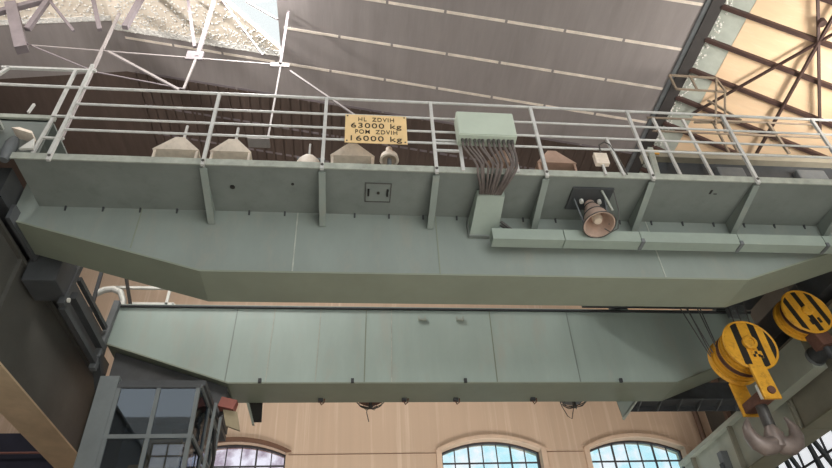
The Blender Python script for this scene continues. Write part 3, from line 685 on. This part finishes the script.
MB().lathe((hx, 8.75, hz), [(0, 0), (hr - .03, 0), (hr, .03), (hr, .05), (0, .05)], (0, 1, 0), 44).build('cheek_plate', 'hookyellow', hb, smooth=True)
c = MB(); c.lathe((hx - .02, 8.22, hz + .02), [(.0, -.05), (.06, -.05), (.06, -.07), (.095, -.07), (.115, -.05), (.115, 0), (0, 0)], (0, 1, 0), 24); c.build('pin_cap', 'hookyellow', hb, smooth=True)
box('data_plate', 'hookyellow', hb, hx - .05, hx + .12, 8.205, 8.22, hz - .24, hz - .12)
for p in ((.02, -.15), (.06, -.2), (-.02, -.2), (.09, -.22)): box('plate_mark', 'black', hb, hx + p[0] - .02, hx + p[0] + .02, 8.198, 8.205, hz + p[1] - .025, hz + p[1] + .02)
for y in (8.17, 8.80):
    MB().prism([(hx - .20, hz - .36), (hx + .06, hz - .40), (hx + .10, hz - .93), (hx - .17, hz - .93)], 'y', y, y + .05).build('side_strap', 'hookyellow', hb, bevel=.012)
MB().lathe((hx - .03, 8.17, hz - .80), [(0, -.03), (.06, -.03), (.06, 0), (0, 0)], (0, 1, 0), 16).build('trunnion_cap', 'rust', hb)
box('crosshead', 'rust', hb, hx - .15, hx + .06, 8.22, 8.80, hz - .90, hz - .74, bevel=.02)
MB().bar((hx - .16, 8.25, hz - .68), (hx - .15, 8.25, hz - .9), .06, .04).build('grease_fitting', 'white', hb)
sx_ = hx - .05
MB().cyl((sx_, 8.5, hz - .75), (sx_, 8.5, hz - 1.22), .085, .085, 20).build('shank', 'shank', hb, smooth=True)
# ramshorn hook: two tapering horns growing from the shank
zb = hz - 1.13
hk = MB()
hk.tube([(sx_, 8.5, zb + .12), (sx_, 8.5, zb - .08), (sx_ + .0, 8.5, zb - .22), (sx_, 8.5, zb - .42), (sx_, 8.5, zb - .47)], [.06, .07, .14, .13, .03], 18)
for s_ in (-1, 1):
    pts = [(.00, -.32), (.10, -.38), (.20, -.39), (.30, -.34), (.36, -.23), (.365, -.11), (.33, -.02), (.29, .05)]
    hk.tube([(sx_ + s_ * px_, 8.5, zb + pz_) for px_, pz_ in pts], [.12, .135, .135, .12, .098, .07, .04, .012], 16)
hk.build('double_hook', 'greyhook', hb, smooth=True)
rp = thing('hoist_ropes', 'thin wire ropes from the crab trolley down to the large yellow hook block', 'ropes', (hx, 8.5, hz))
for xt, xb, y, zl in ((5.50, 5.86, 8.70, hz + .05), (5.57, 5.87, 8.62, hz + .08), (5.70, 5.88, 8.70, hz + .10), (5.78, 5.90, 8.53, hz + .12), (5.92, 5.98, 8.62, hz + .25), (6.35, 6.33, 8.44, hz + .38), (6.52, 6.45, 8.44, hz + .35), (6.80, 6.62, 8.53, hz + .2)):
    MB().cyl((xt, y, 8.0), (xb, y, zl), .010, seg=6).build('rope', 'rope', rp)

# ================================================================== AUXILIARY HOOK BLOCK
ax_c = Vector((7.70, 8.56, 7.12))
ab = thing('auxiliary_hook_block', 'smaller yellow hook block with black stripes at the right edge', 'hook', ax_c)
M['stripe_aux'] = striped('striped yellow plate small', 'X', [(-.30, -.20), (-.05, .05), (.19, .29)], 0.0)
X, Y, Z = ax_c
MB().lathe((X, Y - .16, Z), [(0, 0), (.39, 0), (.41, .02), (.41, .05), (0, .05)], (0, 1, 0), 40).build('cheek_plate', M['stripe_aux'], ab, smooth=True)
ring((X, Y - .15, Z), (0, 1, 0), .41, .02, 40).build('rim', 'hookyellow', ab, smooth=True)
for i, y in enumerate((-.10, .0)):
    MB().lathe((X, Y + y, Z), [(0, 0), (.37, 0), (.37, .015), (.31, .03), (.31, .06), (.37, .075), (.37, .09), (0, .09)], (0, 1, 0), 36).build('sheave', 'hookyellow' if i else 'rust', ab, smooth=True)
MB().lathe((X, Y + .10, Z), [(0, 0), (.41, 0), (.41, .05), (0, .05)], (0, 1, 0), 40).build('cheek_plate', 'hookyellow', ab, smooth=True)
MB().lathe((X, Y - .16, Z), [(0, -.05), (.07, -.05), (.09, -.03), (.09, 0), (0, 0)], (0, 1, 0), 20).build('pin_cap', 'hookyellow', ab, smooth=True)
for p in (-.06, .02, .10): box('plate_mark', 'black', ab, X + p - .025, X + p + .025, Y - .167, Y - .16, Z - .26, Z - .16)
MB().prism([(X - .14, Z - .34), (X + .14, Z - .34), (X + .12, Z - .62), (X - .12, Z - .62)], 'y', Y - .12, Y + .12).build('crosshead', 'rust', ab, bevel=.015)
MB().tube([(X, Y, Z - .58), (X, Y, Z - .80), (X + .06, Y, Z - .9), (X + .17, Y, Z - 1.0), (X + .14, Y, Z - 1.14), (X - .02, Y, Z - 1.2), (X - .16, Y, Z - 1.12), (X - .2, Y, Z - 1.0)], [.05, .05, .06, .08, .085, .08, .055, .015], 14).build('hook', 'dark', ab, smooth=True)
ab.rotation_euler = (0, math.radians(-14), 0)
ar = thing('auxiliary_ropes', 'thin wire ropes holding the smaller yellow hook block', 'ropes', (7.7, 8.6, 7.7))
for x in (7.55, 7.68, 7.85): MB().cyl((x, 8.52 + (x - 7.68) * .1, 8.42), (x + .02, 8.52, 7.40), .0085, seg=6).build('rope', 'rope', ar)

# ================================================================== END CARRIAGES
t = thing('end_carriage', 'dark end carriage with lattice rails joining the girders at the left', 'carriage', (-4.45, 8.6, 7.3))
box('beam', 'slate', t, -4.95, -4.58, 6.4, 11.0, 7.48, 7.95)
box('wheel_box', 'slate', t, -4.56, -4.10, 7.55, 8.08, 6.93, 7.48, bevel=.02)
box('skirt', 'slate', t, -4.5, -4.45, 6.6, 11.0, 7.24, 7.48)
MB().cyl((-4.74, 7.65, 7.47), (-4.82, 7.65, 7.47), .155, seg=20).build('wheel', 'dark', t, smooth=True)
for p, q_, w_, m_ in (((-4.12, 8.08, 7.65), (-4.12, 7.97, 6.8), .09, 'slate'), ((-4.12, 8.02, 6.80), (-4.12, 9.85, 6.76), .085, 'slate'), ((-4.12, 8.2, 7.12), (-4.12, 9.73, 7.08), .11, 'slate'), ((-4.12, 8.2, 7.42), (-4.12, 9.6, 7.41), .07, 'slate'), ((-4.12, 9.78, 8.05), (-4.12, 9.6, 6.64), .10, 'mid'), ((-4.12, 9.60, 6.90), (-4.12, 10.1, 6.55), .12, 'slate')):
    MB().bar(p, q_, w_, w_, (1, 0, 0)).build('lattice_bar', m_, t)
MB().cyl((-4.07, 8.0, 6.90), (-4.04, 8.0, 6.90), .035).build('bolt', 'white', t)
t = thing('end_carriage', 'grey end carriage with round black buffer beneath the smaller yellow hook block', 'carriage', (8.0, 8.9, 6.8))
box('beam', 'panel', t, 7.88, 8.14, 9.05, 11.0, 6.40, 7.05)
box('cross_beam', 'slate', t, 8.16, 8.46, 6.8, 11.0, 7.50, 8.0)
MB().cyl((8.34, 9.4, 7.47), (8.42, 9.4, 7.47), .155, seg=20).build('wheel', 'dark', t, smooth=True)
MB().lathe((8.0, 9.05, 6.60), [(.14, 0), (.16, -.03), (.15, -.42), (.12, -.47), (0, -.48)], (0, 1, 0), 24).build('buffer', 'dark', t, smooth=True)
MB().cyl((8.0, 9.0, 6.60), (8.0, 9.06, 6.60), .17, seg=24).build('buffer_flange', 'mid', t)
# gauge cluster between trolley and girder
t = thing('limit_switch', 'small pale limit switch box between the two hook blocks', 'switch', (7.35, 9.6, 7.7))
box('body', 'mid', t, 7.2, 7.5, 9.55, 9.70, 7.78, 8.0); MB().cyl((7.42, 9.53, 7.90), (7.42, 9.55, 7.90), .06).build('dial', 'mid', t); MB().cyl((7.26, 9.53, 7.9), (7.26, 9.55, 7.9), .05).build('dial', 'mid', t)

# ================================================================== LAMPS AND BRACKETS UNDER THE FAR GIRDER
def pendant(x, label, m):
    y = 10.86; z = 6.80
    t = thing('guarded_lamp', label, 'lamp', (x, y, z), 'guarded lamps under the far girder')
    MB().lathe((x, y, z), [(.09, 0), (.21, -.02), (.22, -.13), (.17, -.16), (.05, -.165), (0, -.17)], seg=24).build('shade', m, t, smooth=True)
    MB().bar((x, 10.62, z + .06), (x, y + .04, z + .06), .05, .05).build('arm', 'dark', t); MB().cyl((x, y, z), (x, y, z + .06), .05).build('neck', 'dark', t)
    for zz, r in ((z - .14, .25), (z - .19, .21)): ring((x, y, zz), (0, 0, 1), r, .009).build('guard_ring', 'gland', t, smooth=True)
    for k in range(6):
        a = k * math.pi / 3
        MB().tube([(x + .24 * math.cos(a), y + .24 * math.sin(a), z - .02), (x + .25 * math.cos(a), y + .25 * math.sin(a), z - .16), (x + .15 * math.cos(a), y + .15 * math.sin(a), z - .25), (x, y, z - .28)], .007, 5).build('guard_wire', 'gland', t, smooth=True)
    MB().cyl((x, y, z - .28), (x, y, z - .16), .035).build('bulb', 'gland', t)
    return t
p1 = pendant(.39, 'brown guarded lamp under the far girder, left of the middle window', 'rust')
MB().tube([(.34, 10.86, 6.55), (.32, 10.86, 6.45), (.36, 10.86, 6.27)], .008, 5).build('wire', 'gland', p1)
p2 = pendant(4.23, 'grey guarded lamp under the far girder, between the two right windows', 'mid')
MB().tube([(3.95, 10.84, 6.85), (3.97, 10.84, 6.55), (4.05, 10.84, 6.34), (4.12, 10.84, 6.29), (4.20, 10.84, 6.52)], .008, 5).build('wire', 'gland', p2)
t = thing('hanger_bracket', 'dark channel bracket hanging under the far girder near the cabin', 'bracket', (-1.64, 10.69, 6.5))
MB().prism([(-1.78, 6.60), (-1.53, 6.60), (-1.51, 6.22), (-1.65, 6.22)], 'y', 10.72, 10.74).build('plate', 'black', t)
MB().prism([(-1.82, 6.60), (-1.77, 6.60), (-1.62, 6.16), (-1.66, 6.16)], 'y', 10.66, 10.74).build('edge', 'panel', t)
t = thing('hanger_bracket', 'triangular grey gusset hanging under the right end of the far girder', 'bracket', (5.1, 10.67, 6.5))
MB().prism([(4.98, 6.60), (5.40, 6.60), (5.02, 6.22)], 'y', 10.66, 10.68).build('plate', 'girder', t)
MB().bar((5.41, 10.67, 6.60), (5.02, 10.67, 6.20), .02, .05).build('edge', 'lip', t)
for x, lb in ((-.48, 'small dark cable clip under the far girder, left of the brown lamp'), (1.0, 'small dark cable clip under the far girder, right of the brown lamp'), (1.93, 'small dark cable clip under the far girder above the middle window'), (3.35, 'small dark cable clip just left of the grey guarded lamp')):
    t = thing('cable_clip', lb, 'clip', (x, 10.5, 6.54), 'cable clips under the far girder')
    MB().box(x - .06, x + .02, 10.46, 10.54, 6.49, 6.545).build('plate', 'dark', t)
    MB().tube([(x - .03, 10.5, 6.49), (x, 10.5, 6.43), (x + .04, 10.5, 6.47), (x + .05, 10.5, 6.545)], .012, 6).build('hook', 'rust', t)

# handrail and stays behind the left end of the far girder
t = thing('far_railing', 'small pale handrail behind the left end of the far girder', 'railing', (-3.9, 10.5, 8.08))
for a, c in (((-4.6, 10.5, 8.86), (-3.52, 10.5, 8.86)), ((-3.52, 10.5, 8.86), (-3.52, 10.5, 8.08)), ((-4.2, 10.5, 8.49), (-3.38, 10.5, 8.49)), ((-3.38, 10.5, 8.49), (-3.38, 10.5, 8.08))):
    MB().bar(a, c, .05, .05).build('rail', 'white', t)
t = thing('conduit_stub', 'bent pale conduit and dark stay behind the left end of the far girder', 'conduit', (-4.3, 10.2, 8.08))
MB().tube([(-4.75, 10.2, 8.5), (-4.6, 10.2, 8.6), (-4.45, 10.2, 8.62), (-4.3, 10.2, 8.55), (-4.2, 10.2, 8.35), (-4.2, 10.2, 8.08)], .06, 10).build('conduit', 'white', t, smooth=True)
MB().bar((-4.42, 10.15, 9.3), (-3.98, 10.15, 8.08), .10, .05).build('stay', 'black', t)
MB().bar((-4.75, 10.15, 9.3), (-4.70, 10.15, 8.08), .06, .05).build('stay', 'dark', t)

# ================================================================== CABIN
cb = thing('operator_cabin', 'grey glazed operator cabin hanging under the left end of the far girder', 'cabin', (-2.8, 9.2, 4.2))
X0, X1, Y0, Y1, Z0, Z1 = -3.24, -2.10, 8.5, 9.85, 3.9, 5.82
box('corner_panel', 'cabin', cb, -3.50, X0, Y0 - .02, Y0 + .10, Z0, 5.95)
for x in (X0 + .03, -2.67, X1 - .03): box('front_mullion', 'cabin', cb, x - .028, x + .028, Y0 - .015, Y0 + .03, Z0, Z1)
for z in (5.80, 5.07, 4.25): box('front_rail', 'cabin' if z < 5.5 else 'cabin_dark', cb, X0, X1, Y0 - .018, Y0 + .03, z - .028, z + .028)
for y in (9.2, Y1): box('side_mullion', 'cabin', cb, X1 - .03, X1 + .02, y - .025, y + .025, Z0, Z1)
for z in (5.80, 5.07): box('side_rail', 'cabin', cb, X1 - .03, X1 + .02, Y0, Y1, z - .025, z + .025)
box('front_glass', 'cabglass', cb, X0 + .06, X1 - .06, Y0, Y0 + .008, Z0, Z1 - .05)
box('side_glass', 'cabglass', cb, X1 - .01, X1 - .002, Y0 + .04, Y1 - .03, Z0, Z1 - .05)
rf = box('cabin_roof', 'cabin_dark', cb, -3.52, X1 + .05, Y0 + .04, Y1 + .75, Z1 + .01, Z1 + .09)
box('roof_box', 'cabin_dark', rf, -3.3, -2.4, 9.3, 9.8, Z1 + .10, Z1 + .30)
box('cabin_floor', 'cabin', cb, -3.5, X1, Y0, Y1, Z0 - .06, Z0)
box('left_wall', 'cabin_dark', cb, -3.50, -3.45, Y0 + .1, Y1, Z0, Z1)
bw = MB(); bw.box(-3.45, -2.75, Y1 - .03, Y1, Z0, Z1); bw.box(-2.75, X1, Y1 - .03, Y1, 5.72, Z1); bw.build('rear_wall', 'cabin', cb)
for x in (-3.2, -2.4):
    for y in (9.95,): MB().bar((x, y, Z1 + .10), (x, y, 6.50), .09, .09).build('hanger', 'dark', cb)
MB().prism([(-4.0, 5.94), (-2.04, 5.94), (-2.04, 6.53), (-4.0, 7.18)], 'y', 10.02, 10.58).build('shade_block', 'cabin_dark', cb)  # dark block added in place of the shade between girder and cabin
st = thing('driver_seat', 'tan orange seat seen through the cabin glass', 'seat', (-2.65, 9.05, Z0))
MB().box(-2.95, -2.40, 9.2, 9.32, 4.82, 5.40).build('backrest', 'seat', st, bevel=.055, smooth=True)
MB().box(-2.95, -2.40, 8.8, 9.3, 4.68, 4.82).build('cushion', 'seat', st, bevel=.05, smooth=True)
MB().cyl((-2.67, 9.05, Z0), (-2.67, 9.05, 4.7), .06).build('pedestal', 'dark', st)
MB().cyl((-2.67, 9.05, Z0), (-2.67, 9.05, Z0 + .03), .22).build('base', 'dark', st)
lp = thing('signal_lamp', 'dark red lamp housing with olive flap beside the cabin roof', 'lamp', (-1.9, 9.5, 5.8))
MB().hexa([(-2.02, 9.4, 5.92), (-1.78, 9.4, 5.86), (-1.78, 9.6, 5.86), (-2.02, 9.6, 5.92)], [(-1.98, 9.42, 6.08), (-1.74, 9.42, 6.02), (-1.74, 9.58, 6.02), (-1.98, 9.58, 6.08)]).build('housing', 'red', lp)
MB().hexa([(-1.86, 9.45, 5.62), (-1.64, 9.45, 5.54), (-1.64, 9.5, 5.54), (-1.86, 9.5, 5.62)], [(-1.94, 9.45, 5.88), (-1.72, 9.45, 5.84), (-1.72, 9.5, 5.84), (-1.94, 9.5, 5.88)]).build('flap', 'olive_plate', lp)
MB().bar((-1.9, 9.55, 5.95), (-2.06, 9.7, 5.88), .05, .05).build('bracket', 'dark', lp)
cl = thing('cabin_ladder', 'light grey ladder frame on the right side of the cabin', 'ladder', (-1.98, 9.2, 4.0))
for y in (8.95, 9.45): MB().bar((-1.99, y, 3.9), (-1.95, y, 5.75), .04, .04).build('stile', 'cabin', cl)
for k in range(6): MB().bar((-1.97, 8.95, 4.0 + .3 * k), (-1.97, 9.45, 4.0 + .3 * k), .03, .03).build('rung', 'cabin', cl)
MB().tube([(-1.94, 9.1, 5.4), (-1.9, 9.15, 5.0), (-1.92, 9.2, 4.85), (-1.88, 9.25, 4.6), (-1.9, 9.3, 4.4)], .025, 7).build('hose', 'black', cl, smooth=True)

# ================================================================== ROOF TRUSS AT UPPER LEFT
tr = thing('roof_truss', 'mauve grey steel truss under the pale roof at upper left', 'truss', (-4.0, 7.2, 12))
YT = 7.2
for a, c, w_, m_ in (((-5.9, 11.9), (-1.37, 11.67), .025, 'truss_light'), ((-6.70, 13.2), (-6.02, 11.75), .20, 'truss'), ((-7.0, 12.78), (-6.12, 13.45), .12, 'truss'),
                     ((-6.09, 13.5), (-6.14, 12.40), .10, 'truss'), ((-6.01, 13.35), (-5.32, 12.42), .05, 'truss'), ((-5.29, 13.6), (-4.87, 12.5), .08, 'truss'),
                     ((-4.37, 13.9), (-4.44, 12.62), .11, 'truss'), ((-4.66, 13.1), (-4.66, 11.86), .05, 'truss_light'), ((-3.48, 13.8), (-3.05, 12.1), .06, 'truss'),
                     ((-2.95, 13.8), (-2.95, 11.80), .07, 'truss'), ((-2.96, 11.8), (-3.02, 10.82), .04, 'truss_light'), ((-4.55, 11.83), (-3.09, 10.8), .045, 'truss_light'),
                     ((-2.8, 13.8), (-1.77, 11.95), .035, 'truss'), ((-2.3, 13.8), (-1.61, 13.2), .04, 'truss_light'), ((-1.23, 11.5), (0.15, 10.15), .035, 'truss_light'),
                     ((-6.1, 12.0), (-4.6, 11.2), .02, 'truss'), ((-4.6, 11.2), (-3.0, 10.83), .02, 'truss'), ((-1.42, 11.66), (-1.42, 13.5), .05, 'truss')):
    MB().bar((a[0], YT, a[1]), (c[0], YT, c[1]), w_, w_ * .8, (0, 1, 0)).build('member', m_, tr)
MB().bar((-4.66, YT, 11.9), (-4.66, YT, 8.6), .05, .05).build('hanger', 'truss_light', tr)
MB().bar((-1.41, YT, 11.64), (-1.44, YT, 9.55), .03, .03).build('hanger', 'truss_light', tr)
box('hanger_foot', 'truss_light', tr, -1.75, -1.40, YT - .1, YT + .1, 9.5, 9.55)
box('gusset', 'truss', tr, -3.15, -2.85, YT - .02, YT + .02, 11.7, 11.95)
box('gusset', 'truss_light', tr, -1.60, -1.25, YT - .02, YT + .02, 11.6, 11.72)
